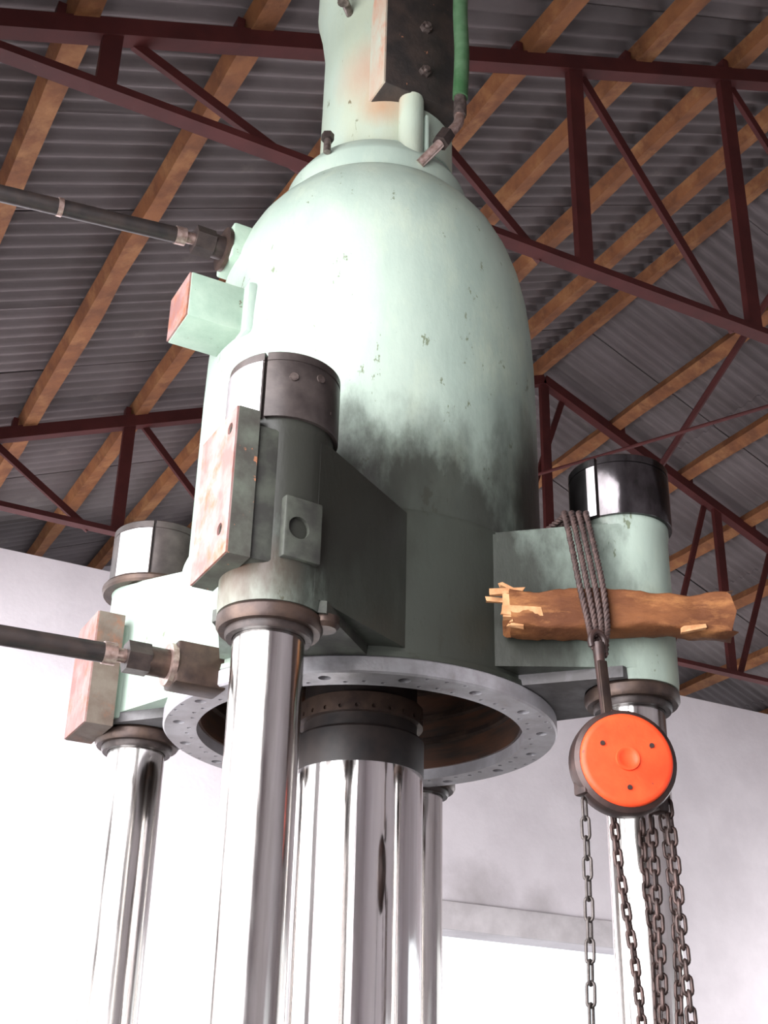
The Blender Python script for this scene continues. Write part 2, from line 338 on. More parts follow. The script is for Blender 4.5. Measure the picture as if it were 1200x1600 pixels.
for s in (-1, 1):
    for r in range(5):
        for j in range(ny):
            if not used: o = sheet0; used = True
            else: o = sheet0.copy(); COL.objects.link(o)
            d = r*ROW - 0.02
            lift = 0.018*(4 - r)*0.5 + (0.010 if j % 2 else 0.0)
            x = RIDX + s*(d*cos(ANG)); z = RIDZ + SHEET_UP - d*sin(ANG) + lift
            o.location = (x, Y_END0 + j*1.04 + (0 if s < 0 else 1.04) + random.uniform(-.01, .01), z)
            o.rotation_euler = Matrix(((s*cos(ANG), 0, s*sin(ANG)), (0, s, 0), (-sin(ANG), 0, cos(ANG)))).to_euler() if s > 0 else \
                Matrix(((-cos(ANG), 0, -sin(ANG)), (0, 1, 0), (-sin(ANG), 0, cos(ANG)))).to_euler()
            if s < 0:   # mirrored side: rotate half a turn about the sheet normal so the waves stay along Y
                o.rotation_euler = (Matrix.Rotation(pi, 3, 'Z') @ Matrix.Rotation(ANG, 3, 'Y')).to_euler()
                o.location.y += 1.04
            else:
                o.rotation_euler = Matrix.Rotation(ANG, 3, 'Y').to_euler(); o.location.y -= 1.04

# trusses: every member is a part
def truss(label, y, verts, diags):
    root = thing('roof_truss', label, 'roof truss', (RIDX, y, TIE), 'red steel roof trusses')
    yy = y
    bm = new_bm(); angle_iron(bm, (XL, yy, TIE), (XR, yy, TIE), 0.085, 0.042); obj('bottom_chord', bm, 'truss', root, 0)
    for s in (-1, 1):
        x1 = XL if s < 0 else XR
        bm = new_bm(); up = 0.05
        beam(bm, (x1, yy + 0.045, chord_z(x1) + 0.0), (RIDX, yy + 0.045, RIDZ + 0.0), 0.09, 0.10)
        obj('top_chord', bm, 'truss', root, 0)
    for x in verts:
        x *= HS; bm = new_bm()
        beam(bm, (x, yy + 0.035, TIE + 0.006), (x, yy + 0.035, chord_z(x) - 0.03), 0.095, 0.045, up=(0, 1, 0))
        obj('vertical_strut', bm, 'truss', root, 0)
    for (xa, xb) in diags:      # from the top chord at xa to the bottom chord at xb
        xa *= HS; xb *= HS; bm = new_bm()
        beam(bm, (xa, yy + 0.09, chord_z(xa) - 0.03), (xb, yy + 0.09, TIE + 0.01), 0.055, 0.03, up=(0, 1, 0))
        obj('diagonal_brace', bm, 'truss', root, 0)
    # short wooden-purlin cleats welded on the top chord
    for x in px:
        x *= HS
        if x < XL + .2: continue
        bm = new_bm(); s = -1 if x < RIDX else 1
        cx = x + s*0.085; box(bm, (cx - 0.02, yy + 0.01, chord_z(cx) + 0.03), (cx + 0.02, yy + 0.08, chord_z(cx) + 0.13)); obj('purlin_cleat', bm, 'truss', root, 0)
    return root
NY, FY = 3.565*HS, 7.068*HS
truss('dark red steel roof truss passing just behind the top of the machine', NY,
      [0.71, 1.72, 2.79, 3.72, 5.05, 6.38, 7.31, 8.38, 9.39], [(0.80, 1.52), (1.80, 2.60), (2.86, 3.64), (3.80, 4.9), (7.24, 6.46), (6.3, 5.2), (8.3, 7.5), (9.3, 8.58)])
truss('dark red steel roof truss farther back, near the white end wall', FY,
      [0.9, 1.877, 2.85, 3.9, 5.05, 6.68, 7.9, 9.0], [(1.08, 1.72), (1.98, 2.75), (2.95, 3.8), (4.0, 4.9), (5.25, 4.55), (6.60, 6.1), (7.25, 6.78), (8.7, 8.0)])

def rod(name, label, p0, p1, r, cat='brace'):
    bm = new_bm(); tube(bm, [p0, p1], r, 8); o = obj(name, bm, 'truss', None, 40, loc=p0); o['label'] = label; o['category'] = cat
    # plate ends
    for q in (p0, p1):
        bm = new_bm(); q = Vector(q); box(bm, q - Vector((.04, .01, .04)), q + Vector((.04, .01, .04))); obj('gusset_plate', bm, 'truss', o, 0)
    return o
rod('ridge_brace', 'steep red steel brace running from roof ridge down behind the right nut', (RIDX, NY + 0.05, RIDZ - 0.08), (RIDX, FY - 0.02, TIE + 0.05), 0.028)
rod('tie_rod', 'thin dark red rod crossing under roof above the right nut', H(4.52, 3.62, 5.06), H(4.30, 7.00, 5.86), 0.014)

# ------------------------------------------------------------------ hydraulic press: crosshead, cylinder, columns
AX = (1.295, 2.58)
NB, LB, RB, FB = (0.865, 2.11), (0.895, 2.955), (1.69, 2.10), (1.645, 2.94)
press = thing('hydraulic_press', 'large pale green hydraulic press cylinder and crosshead on four shiny columns', 'press', (AX[0], AX[1], 0.0))
# base bolster the columns stand on (below the frame)
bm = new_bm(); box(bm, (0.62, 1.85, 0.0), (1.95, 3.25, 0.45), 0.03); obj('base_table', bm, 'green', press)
# main cylinder casting
bm = new_bm()
prof = [(0.432, 2.512), (0.432, 2.838), (0.428, 2.848), (0.420, 2.852), (0.420, 3.30), (0.418, 3.42), (0.413, 3.52), (0.404, 3.61), (0.388, 3.69), (0.366, 3.76),
        (0.336, 3.825), (0.305, 3.872), (0.278, 3.905), (0.268, 3.918), (0.258, 3.922), (0.252, 3.93), (0.250, 3.985), (0.245, 3.998), (0.222, 4.035), (0.214, 4.045), (0.19, 4.05),
        (0.15, 4.05), (0.15, 2.80), (0.365, 2.80), (0.365, 2.512)]
lathe(bm, prof, AX, 96, closed=True)
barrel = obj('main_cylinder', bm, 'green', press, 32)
# the bore: oily lining, seen from below
bm = new_bm(); lathe(bm, [(0.366, 2.50), (0.366, 2.79), (0.18, 2.79), (0.18, 2.785), (0.360, 2.785), (0.360, 2.50)], AX, 96, closed=True)
bore = obj('bore_lining', bm, 'bore', barrel)
for k, z in enumerate((2.56, 2.62, 2.69)):
    bm = new_bm(); lathe(bm, [(0.3605, z), (0.350, z + 0.004), (0.350, z + 0.014), (0.3605, z + 0.018)], AX, 72, closed=True); obj('bore_ring', bm, 'brown_steel', barrel)
# gland in the middle of the bore ceiling
bm = new_bm(); lathe(bm, [(0.150, 2.70), (0.205, 2.70), (0.215, 2.71), (0.215, 2.785), (0.150, 2.785)], AX, 72, closed=True); obj('gland', bm, 'dark_steel', barrel)
# neck
NX = (1.313, 2.565)
bm = new_bm(); lathe(bm, [(0.0, 4.02), (0.187, 4.02), (0.186, 4.30), (0.186, 4.52), (0.20, 4.62), (0.214, 4.68), (0.214, 4.86), (0.19, 4.90), (0.186, 5.10), (0.0, 5.10)], NX, 72)
obj('cylinder_neck', bm, 'green_neck', press, 32)
# weld bead round the neck foot
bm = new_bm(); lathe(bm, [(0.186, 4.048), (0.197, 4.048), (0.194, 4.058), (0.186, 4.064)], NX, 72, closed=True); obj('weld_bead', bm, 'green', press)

# bottom flange with bolt holes
bm = new_bm(); lathe(bm, [(0.367, 2.475), (0.438, 2.475), (0.442, 2.479), (0.442, 2.508), (0.438, 2.512), (0.367, 2.512)], AX, 128, closed=True)
flange = obj('bottom_flange', bm, 'rim', press, 32)
cut = new_bm(); rnd = random.Random(5)
for k in range(16):
    a = 2*pi*(k + 0.35)/16
    c = (AX[0] + 0.408*cos(a), AX[1] + 0.408*sin(a)); cyl_bm(cut, (c[0], c[1], 2.46), (c[0], c[1], 2.503), 0.0130, 14)
    for m_ in range(3):
        a2 = a + 2*pi/16*(m_ + 1)/4 ; rr = 0.383 + (0.006 if m_ % 2 else 0)
        c = (AX[0] + rr*cos(a2), AX[1] + rr*sin(a2)); cyl_bm(cut, (c[0], c[1], 2.46), (c[0], c[1], 2.492), 0.0052, 8)
    if k % 2:
        for m_ in range(3):
            a2 = a + 2*pi/16*(m_ + 1)/4; c = (AX[0] + 0.430*cos(a2), AX[1] + 0.430*sin(a2)); cyl_bm(cut, (c[0], c[1], 2.46), (c[0], c[1], 2.485), 0.0045, 8)
boolean_cut(flange, cut)
# seam under the casting
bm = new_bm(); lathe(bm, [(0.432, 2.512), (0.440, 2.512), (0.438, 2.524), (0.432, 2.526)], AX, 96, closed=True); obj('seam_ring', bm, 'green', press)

def hull_arm(c, half, rb, R, z0, z1, dz, bev=True):
    """Cast arm: tangent flanks from the boss circle to the barrel at +-half degrees about the boss direction."""
    th = math.atan2(c[1] - AX[1], c[0] - AX[0]); poly = []
    pL = (AX[0] + R*cos(th - half), AX[1] + R*sin(th - half)); pR = (AX[0] + R*cos(th + half), AX[1] + R*sin(th + half))
    def tangent(p, side):
        dx, dy = p[0] - c[0], p[1] - c[1]; d = math.hypot(dx, dy); base = math.atan2(dy, dx); off = math.acos(rb/d)
        return base + side*off
    tL, tR = tangent(pL, 1), tangent(pR, -1)
    # choose tangent points on the outer side
    def pt(a): return (c[0] + rb*cos(a), c[1] + rb*sin(a))
    cand = [(tangent(pL, s)) for s in (1, -1)]; tL = max(cand, key=lambda a: math.hypot(pt(a)[0] - pR[0], pt(a)[1] - pR[1]))
    cand = [(tangent(pR, s)) for s in (1, -1)]; tR = max(cand, key=lambda a: math.hypot(pt(a)[0] - pL[0], pt(a)[1] - pL[1]))
    poly = [pL, pt(tL), (c[0] + rb*0.5*cos(th), c[1] + rb*0.5*sin(th)), pt(tR), pR]
    for k in range(7):
        a = th + half - 2*half*k/6; poly.append((AX[0] + (R - 0.03)*cos(a), AX[1] + (R - 0.03)*sin(a)))
    bm = new_bm(); a_ = [bm.verts.new((x, y, z0)) for x, y in poly]
    b_ = []
    for (x, y) in poly:
        d = math.hypot(x - AX[0], y - AX[1]); f = max(0, min(1, (0.56 - d)/0.12)); b_.append(bm.verts.new((x, y, z1 - dz*f)))
    n = len(poly); bm.faces.new(a_); bm.faces.new(b_)
    for i in range(n): bm.faces.new((a_[i], a_[(i+1) % n], b_[(i+1) % n], b_[i]))
    bmesh.ops.triangulate(bm, faces=[f for f in bm.faces if len(f.verts) > 4])
    es = [e for e in bm.edges if len(e.link_faces) == 2 and e.calc_face_angle(0) > 0.6 and all(math.hypot(v.co.x - AX[0], v.co.y - AX[1]) > R - 0.02 for v in e.verts) and abs(e.verts[0].co.z - e.verts[1].co.z) < 0.1]
    es = [e for e in es if min(v.co.z for v in e.verts) > z1 - dz - 0.001 and abs(e.verts[0].co.z - e.verts[1].co.z) < dz + 0.001]
    if bev: bmesh.ops.bevel(bm, geom=es, offset=0.007, segments=2, affect='EDGES')
    return bm
specs = [(NB, 'nut', radians(-133.3), 0.100, 'near'), (LB, 'nut', radians(-114.2), 0.100, 'left'), (RB, 'nut_bright', radians(-153.0), 0.100, 'right'), (FB, 'nut', radians(-120), 0.100, 'far')]
for (c, nutm, slit, rb, who) in specs:
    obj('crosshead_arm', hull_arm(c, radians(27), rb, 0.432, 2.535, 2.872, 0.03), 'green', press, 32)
    # ear plate at flange level
    e_ = hull_arm(c, radians(17), 0.112, 0.437, 2.512, 2.536, 0.0, False); o = obj('ear_plate', e_, 'cover_paint_shade' if who == 'near' else 'ear', press, 32)
    bm = new_bm(); lathe(bm, [(0.066, 2.512), (rb - 0.002, 2.512), (rb, 2.53), (rb, 2.855), (rb + 0.003, 2.868), (rb + 0.003, 2.884), (0.066, 2.884)], c, 48, closed=True)
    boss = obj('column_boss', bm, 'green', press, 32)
    bm = new_bm(); lathe(bm, [(0.070, 2.482), (0.094, 2.482), (0.099, 2.490), (0.099, 2.506), (0.094, 2.513), (0.070, 2.513)], c, 48, closed=True); obj('bush_collar', bm, 'brown_steel', boss, 32)
    bm = new_bm(); lathe(bm, [(0.0675, 2.468), (0.079, 2.468), (0.082, 2.474), (0.082, 2.484), (0.0675, 2.484)], c, 48, closed=True); obj('wiper_ring', bm, 'dark_steel', boss, 32)
    # column
    cr = 0.0665
    bm = new_bm(); lathe(bm, [(0, 0.45), (cr, 0.45), (cr, 2.90), (0, 2.90)], c, 64)
    o = obj('column', bm, 'chrome_worn', press, 32)
    # split lock nut: two half shells with a slit, a groove near the top and a core
    zt, zb, R = 3.030, 2.884, 0.112
    for h in (0, 1):
        g = 0.03; a0 = slit + g + h*pi; a1 = slit + pi - g + h*pi
        bm = new_bm(); lathe(bm, [(0.06, zb), (R - .001, zb), (R, zb + .002), (R, zt - 0.024), (R - 0.002, zt - 0.023), (R - .002, zt - 0.020), (R, zt - 0.019), (R, zt - .003), (R - .003, zt), (0.06, zt)], c, 40, a0, a1, closed=True)
        hn = obj('lock_nut', bm, nutm, press, 32)
    bm = new_bm(); lathe(bm, [(0, zb), (0.100, zb), (0.100, zt - 0.004), (0, zt - 0.004)], c, 48); obj('nut_core', bm, 'dark_steel', press, 32)
# the near nut's pale left segment, a small set screw dimple, washer ring under the left nut
def arc_plate(c, r0, r1, z0, z1, a0, a1, m, name, parent, seg=16):
    bm = new_bm(); lathe(bm, [(r0, z0), (r1, z0), (r1, z1), (r0, z1)], c, seg, a0, a1, closed=True); return obj(name, bm, m, parent, 32)
arc_plate(NB, 0.111, 0.1145, 2.887, 3.008, radians(-212), radians(-136), 'nut_plate_glint', 'nut_segment_glint', press)
arc_plate(LB, 0.111, 0.1135, 2.887, 3.008, radians(-165), radians(-117), 'nut_plate_glint', 'nut_segment_glint', press)
arc_plate(RB, 0.111, 0.1130, 2.887, 3.008, radians(-166), radians(-155), 'nut_plate_glint', 'nut_segment_glint', press)  # pale strip painted in where the window reflects on the right nut
bm = new_bm(); lathe(bm, [(0.10, 2.862), (0.122, 2.862), (0.126, 2.868), (0.126, 2.878), (0.122, 2.884), (0.10, 2.884)], LB, 48, closed=True); obj('washer_ring', bm, 'brown_steel', press, 32)
for (c, a, z) in ((NB, -104, 2.972), (NB, -75, 2.985)):
    a = radians(a); p = Vector((c[0] + 0.111*cos(a), c[1] + 0.111*sin(a), z)); d = Vector((cos(a), sin(a), 0))
    bm = new_bm(); cyl_bm(bm, p, p + d*0.004, 0.009, 12); obj('set_screw', bm, 'bolt', press)
# square inspection plate with a round hole on the near boss
a = radians(-84); n_ = Vector((cos(a), sin(a), 0)); ctr = Vector((NB[0], NB[1], 2.655)) + n_*0.100
bm = new_bm(); box(bm, ctr + Vector((-0.040, -0.008, -0.062)), ctr + Vector((0.040, 0.014, 0.062)), 0.004, Matrix.Rotation(a + pi/2, 3, 'Z'), ctr)
pl = obj('cover_plate', bm, 'cover_paint_shade', press)
cut = new_bm(); cyl_bm(cut, ctr + n_*0.03 + Vector((-.01, 0, 0)), ctr - n_*0.002 + Vector((-.01, 0, 0)), 0.022, 20); boolean_cut(pl, cut)
# rounded lug beside the near collar, underside
bm = new_bm(); lathe(bm, [(0, 2.492), (0.024, 2.492), (0.030, 2.500), (0.030, 2.515), (0, 2.515)], (0.953, 2.063), 24); obj('bottom_lug', bm, 'brown_steel', press)

# guide pads (rusty machined face looking left, green sides)
def pad(x0, x1, y0, y1, z0, z1, holes, cham, m='pad_side'):
    bm = new_bm()
    poly = [(y0, z0), (y1, z0), (y1, z1 - cham), (y1 - cham*0.6, z1), (y0, z1)]
    a = [bm.verts.new((x0, y, z)) for y, z in poly]; b = [bm.verts.new((x1, y, z)) for y, z in poly]; n = len(poly)
    bm.faces.new(a); bm.faces.new(b)
    for i in range(n): bm.faces.new((a[i], a[(i+1) % n], b[(i+1) % n], b[i]))
    o = obj('guide_pad', bm, m, press, 0)
    if holes:
        cut = new_bm()
        for (y, z, r) in holes: cyl_bm(cut, (x0 - .01, y, z), (x0 + 0.025, y, z), r, 16)
        boolean_cut(o, cut)
    # machined facing strip
    bm = new_bm(); poly = [(y0 + .001, z0 + .001), (y1 - .001, z0 + .001), (y1 - .001, z1 - cham), (y1 - cham*0.6, z1 - .001), (y0 + .001, z1 - .001)]
    a = [bm.verts.new((x0 - .004, y, z)) for y, z in poly]; b = [bm.verts.new((x0 + .0005, y, z)) for y, z in poly]
    bm.faces.new(a); bm.faces.new(b)
    for i in range(n): bm.faces.new((a[i], a[(i+1) % n], b[(i+1) % n], b[i]))
    f = obj('pad_facing', bm, 'pad_face', o, 0); f['label'] = 'rusty pink machined pad face'
    if holes:
        cut = new_bm()
        for (y, z, r) in holes: cyl_bm(cut, (x0 - .02, y, z), (x0 + 0.01, y, z), r, 16)
        boolean_cut(f, cut)
    return o
pad(0.735, 0.778, 2.010, 2.190, 2.578, 2.882, [(2.040, 2.845, 0.012), (2.052, 2.640, 0.012)], 0.0001)
pad(0.738, 0.800, 2.845, 3.010, 2.492, 2.762, [], 0.03, 'left_pad')
# web behind the near pad, so that it grows out of the boss
bm = new_bm(); box(bm, (0.776, 2.02, 2.582), (0.84, 2.18, 2.86), 0.006); obj('pad_web', bm, 'cover_paint_shade', press)  # dark paint stands in for the shadow gap between pad and boss
bm = new_bm(); box(bm, (0.798, 2.87, 2.52), (0.86, 3.0, 2.75), 0.006); obj('pad_web', bm, 'green', press)

# mounting block on the left shoulder of the cylinder, and port block above it
bm = new_bm(); box(bm, (0.752, 2.455, 3.366), (0.935, 2.590, 3.489), 0.003)
mb = obj('mounting_block', bm, 'green_block', press)
bm = new_bm(); box(bm, (0.748, 2.457, 3.368), (0.7525, 2.588, 3.487)); o = obj('block_face', bm, 'pad_face', mb, 0); o['label'] = 'bare pinkish end face'
bm = new_bm(); box(bm, (0.885, 2.43, 3.355), (0.925, 2.60, 3.50), 0.012); obj('weld_pad', bm, 'green', press)
bm = new_bm(); box(bm, (0.880, 2.555, 3.655), (1.02, 2.665, 3.760), 0.006); pb = obj('port_block', bm, 'green_block', press)
bm = new_bm(); lathe(bm, [(0.0, 0.872), (0.058, 0.872), (0.058, 0.882), (0.0, 0.882)], (2.61, 3.706), 24, axis='X'); obj('port_plate', bm, 'brown_steel', pb)
bm = new_bm(); box(bm, (0.99, 2.44, 3.66), (1.045, 2.56, 3.78), 0.012); obj('weld_pad', bm, 'green', press)
# port block at the flange
bm = new_bm(); box(bm, (0.795, 2.415, 2.470), (0.905, 2.490, 2.560), 0.006); pb = obj('port_block', bm, 'brown_steel', press)
bm = new_bm(); lathe(bm, [(0, 0.785), (0.045, 0.785), (0.045, 0.797), (0, 0.797)], (2.452, 2.515), 24, axis='X'); obj('port_plate', bm, 'copper', pb)

# valve block on the neck with bolts, half-round pipe under it
bm = new_bm(); box(bm, (1.190, 2.340, 4.200), (1.445, 2.56, 4.95), 0.004); vb = obj('valve_block', bm, 'green_dark', press)
bm = new_bm(); box(bm, (1.186, 2.342, 4.202), (1.192, 2.50, 4.948)); o = obj('block_side', bm, 'green_rust', vb, 0); o['label'] = 'pale green block side with rust streaks'
for (x, z) in ((1.309, 4.455), (1.307, 4.290), (1.309, 4.62)):
    bm = new_bm(); hexnut(bm, (x, 2.341, z), (x, 2.326, z), 0.017); b_ = obj('bolt_head', bm, 'bolt', vb, 20)
    bm = new_bm(); cyl_bm(bm, (x, 2.327, z), (x, 2.318, z), 0.009, 12); obj('bolt_tip', bm, 'bolt', vb)
bm = new_bm(); cyl_bm(bm, (1.286, 2.370, 4.205), (1.286, 2.370, 3.985), 0.034, 24); dp = obj('drain_pipe', bm, 'green_neck', press)
bm = new_bm(); box(bm, (1.318, 2.345, 4.03), (1.328, 2.375, 4.15), 0.002); obj('pipe_rib', bm, 'green', press)
# small eye bolts at the left of the neck
for (x, y, z, r) in ((1.075, 2.44, 3.995, 0.010), (1.10, 2.44, 4.55, 0.016)):
    bm = new_bm(); cyl_bm(bm, (x, y, z - 0.01), (x, y, z + 0.055), r, 12); b_ = obj('bolt_stud', bm, 'bolt', press)
    bm = new_bm(); hexnut(bm, (x, y, z + 0.03), (x, y, z + 0.05), r*1.7); obj('stud_nut', bm, 'dark_steel', b_, 20)
bm = new_bm(); cyl_bm(bm, (1.10, 2.44, 4.56), (1.16, 2.50, 4.56), 0.012, 12); obj('bolt_arm', bm, 'bolt', press)

# ------------------------------------------------------------------ ram
ram = thing('press_ram', 'thick mirror-chromed ram hanging down the middle of the ring flange', 'ram', (AX[0], AX[1], 0.45))
bm = new_bm(); lathe(bm, [(0, 0.45), (0.143, 0.45), (0.143, 2.385), (0, 2.385)], AX, 96); obj('ram_rod', bm, 'chrome', ram, 32)
bm = new_bm(); lathe(bm, [(0, 2.385), (0.1435, 2.385), (0.1445, 2.39), (0.1445, 2.462), (0.140, 2.468), (0, 2.468)], AX, 96); obj('seal_ring', bm, 'ram_ring', ram, 32)
bm = new_bm(); lathe(bm, [(0, 2.468), (0.128, 2.468), (0.128, 2.700), (0, 2.700)], AX, 72); obj('ram_head', bm, 'ram_ring', ram, 32)
bm = new_bm(); lathe(bm, [(0.127, 2.498), (0.142, 2.498), (0.142, 2.540), (0.127, 2.540)], AX, 96, closed=True); fr = obj('follower_ring', bm, 'brown_steel', ram, 32)
cut = new_bm()
for k in range(24):
    a = 2*pi*k/24; c = Vector((AX[0] + 0.143*cos(a), AX[1] + 0.143*sin(a), 2.508)); d = Vector((cos(a), sin(a), 0)); cyl_bm(cut, c - d*0.006, c + d*0.01, 0.005, 8)
boolean_cut(fr, cut)

# ------------------------------------------------------------------ pipes and hose
def pipe_thing(label, pts, r, nut_x, nut_r, root_loc):
    root = thing('hydraulic_pipe', label, 'pipe', root_loc)
    bm = new_bm(); tube(bm, bez(pts, 8), r, 16); tb = obj('tube', bm, 'pipe', root)
    e = Vector(pts[-1]); d = (e - Vector(pts[-2])).normalized()
    bm = new_bm(); cyl_bm(bm, e - d*0.02, e + d*0.006, r*1.12, 16); obj('ferrule', bm, 'copper', tb)
    bm = new_bm(); cyl_bm(bm, e, e + d*0.032, r*0.72, 16); obj('neck_tube', bm, 'copper', tb)
    return root, e + d*0.03, d
P1, e, d = pipe_thing('long black pipe running from the upper left into the green port block', [(-0.42, 2.625, 3.578), (0.31, 2.614, 3.656), (0.765, 2.610, 3.704)], 0.0210, 0, 0, (0.31, 2.61, 3.655))
f_ = Vector((1, 0, 0))
bm = new_bm(); hexnut(bm, e, e + f_*0.050, 0.038); obj('hex_nut', bm, 'dark_steel', P1, 20)
bm = new_bm(); cyl_bm(bm, e + f_*0.050, (0.873, e.y, e.z), 0.031, 20); obj('union', bm, 'dark_steel', P1)
bm = new_bm(); cyl_bm(bm, (0.448, 2.612, 3.6708), (0.460, 2.612, 3.672), 0.0235, 16); obj('clamp_band', bm, 'copper', P1)
P2, e, d = pipe_thing('black pipe at lower left entering the side of the ring flange', [(-0.42, 2.47, 2.494), (0.2, 2.458, 2.506), (0.672, 2.452, 2.515)], 0.0205, 0, 0, (0.45, 2.45, 2.512))
bm = new_bm(); hexnut(bm, e - f_*0.004, e + f_*0.044, 0.034); obj('hex_nut', bm, 'dark_steel', P2, 20)
bm = new_bm(); cyl_bm(bm, e + f_*0.042, (0.787, e.y, e.z), 0.030, 20); obj('union', bm, 'brown_steel', P2)

hz = thing('hydraulic_hose', 'green hose coming down beside dark valve block with angled metal fitting', 'hose', (1.36, 2.29, 4.0))
bm = new_bm(); tube(bm, bez([(1.405, 2.28, 5.0), (1.397, 2.28, 4.75), (1.388, 2.28, 4.52), (1.392, 2.28, 4.35), (1.386, 2.28, 4.185)], 8), 0.021, 16); hs = obj('hose', bm, 'hose', hz)
bm = new_bm(); tube(bm, [(1.386, 2.28, 4.20), (1.384, 2.28, 4.12)], 0.017, 14); obj('crimp_sleeve', bm, 'bolt', hs)
bm = new_bm(); tube(bm, bez([(1.384, 2.28, 4.125), (1.378, 2.28, 4.09), (1.352, 2.285, 4.045), (1.335, 2.29, 4.015)], 5), 0.014, 14); obj('elbow', bm, 'copper', hz)
bm = new_bm(); hexnut(bm, (1.350, 2.287, 4.048), (1.330, 2.290, 4.010), 0.023); obj('hex_nut', bm, 'dark_steel', hz, 20)
bm = new_bm(); tube(bm, [(1.332, 2.29, 4.012), (1.292, 2.33, 3.955)], 0.013, 14); obj('nipple', bm, 'copper', hz)

# ------------------------------------------------------------------ timber block under the sling
flk = Vector((0.235, -0.133, 0)).normalized(); fn = Vector((-0.492, -0.870, 0)).normalized()
def timber():
    bm = new_bm(); n = 44; rnd = random.Random(11); rows = []; L = 0.45; w = 0.040; h = 0.0445; prof = []
    for k in range(20):
        a = 2*pi*k/20; ca, sa = cos(a), sin(a); e = 0.28
        prof.append((w*math.copysign(abs(ca)**e, ca), h*math.copysign(abs(sa)**e, sa)))
    for i in range(n + 1):
        t = i/n; x = -0.215 + L*t; row = []
        for k, (a, b) in enumerate(prof):
            j = 0.010*mnoise.noise(Vector((x*7, a*18, b*18))) + 0.006*mnoise.noise(Vector((x*22, a*45, b*45 + 3))) + rnd.uniform(-.0008, .0008)
            xe = x + (rnd.uniform(-.010, .010) if i in (0, n) else 0)
            g = 1 - 0.05*t
            row.append(Vector((xe, a*g + j*0.7, b*g + j)))
        rows.append(row)
    return rows
wc = Vector((1.555, 2.060, 2.628)) + fn*0.049 + flk*0.047
def to_w(v): return wc + flk*v.x + fn*v.y + Vector((0, 0, 1))*v.z
tb = thing('timber_block', 'rough reddish timber packing block with splintered pale end held by ropes', 'timber', tuple(wc))
rows = timber(); bm = new_bm(); R_ = [[bm.verts.new(to_w(v)) for v in r] for r in rows]
for i in range(len(R_) - 1):
    for k in range(20): bm.faces.new((R_[i][k], R_[i][(k+1) % 20], R_[i+1][(k+1) % 20], R_[i+1][k]))
bm.faces.new(R_[0]); bm.faces.new(R_[-1]); obj('block_body', bm, 'wood', tb, 45)
for (x, y, z, L_, w_, h_, rz, ry) in ((-0.222, 0.030, 0.036, 0.075, 0.012, 0.010, 8, -6), (-0.209, 0.012, 0.050, 0.055, 0.012, 0.005, 5, 24), (-0.236, 0.010, 0.026, 0.045, 0.012, 0.008, -12, 6),
                                  (-0.190, 0.038, -0.008, 0.085, 0.006, 0.020, 0, 3), (-0.213, 0.030, 0.004, 0.022, 0.016, 0.050, 0, 0), (-0.200, 0.034, -0.030, 0.030, 0.010, 0.018, 4, 8), (0.155, 0.036, -0.040, 0.05, 0.008, 0.010, 0, -12)):
    bm = new_bm(); c = to_w(Vector((x, y, z)))
    rot = Matrix.Rotation(math.atan2(flk.y, flk.x) + radians(rz), 3, 'Z') @ Matrix.Rotation(radians(ry), 3, 'Y')
    vs = box(bm, c - Vector((L_/2, w_/2, h_/2)), c + Vector((L_/2, w_/2, h_/2)))
    for v in vs:
        v.co += Vector((random.uniform(-.006, .006), random.uniform(-.002, .002), random.uniform(-.003, .003)))
    bmesh.ops.rotate(bm, verts=vs, cent=c, matrix=rot); o = obj('splinter', bm, 'splinter', tb, 0); 

# ------------------------------------------------------------------ wire rope sling round the arm
sl = thing('wire_rope_sling', 'bundle of dark twisted wire ropes looped over the arm and the timber block', 'rope sling', (1.50, 1.95, 2.54))
def rope(pts, r=0.0062, name='rope_strand'):
    path = bez(pts, 14); bm = new_bm(); n = len(path); dist = 0; T = []
    for i in range(n):
        t = (path[min(i+1, n-1)] - path[max(i-1, 0)]).normalized(); T.append(t)
    for s in range(3):
        out = []; dist = 0
        u, v = frame_of(T[0]); t0 = T[0]
        for i in range(n):
            q = t0.rotation_difference(T[i]); u = q @ u; v = q @ v; t0 = T[i]
            if i: dist += (path[i] - path[i-1]).length
            a = dist/0.034*2*pi + s*2*pi/3
            out.append(path[i] + (u*cos(a) + v*sin(a))*r*0.55)
        tube(bm, out, r*0.62, 7)
    return obj(name, bm, 'rope', sl, 60)
def resample(pts, step=0.006):
    P = bez(pts, 8); return P
for k in range(4):
    o_ = (k - 1.5)*0.0155
    top = Vector((1.556, 2.060, 2.882)) + flk*(o_ - 0.017)
    p = [top - fn*0.09 - flk*0.035 + Vector((0, 0, 0.0)), top - fn*0.02 + Vector((0, 0, 0.004)), top + fn*0.012 + Vector((0, 0, -0.008))]
    woodpt = Vector((1.548, 2.063, 2.672)) + fn*0.099 + flk*(o_*1.0 + 0.005)
    wood2 = Vector((1.560, 2.056, 2.59)) + fn*0.101 + flk*(o_*0.8)
    end = Vector((1.486 + o_*0.55, 1.936, 2.520 - 0.012*(k % 2)))
    pts = p + [(p[2] + woodpt)/2 + fn*0.006, woodpt, wood2, (wood2 + end)/2 + Vector((0, 0, 0.0)), end]
    # densify for the twist
    dense = []
    for i in range(len(pts) - 1):
        pass
    rope(pts)
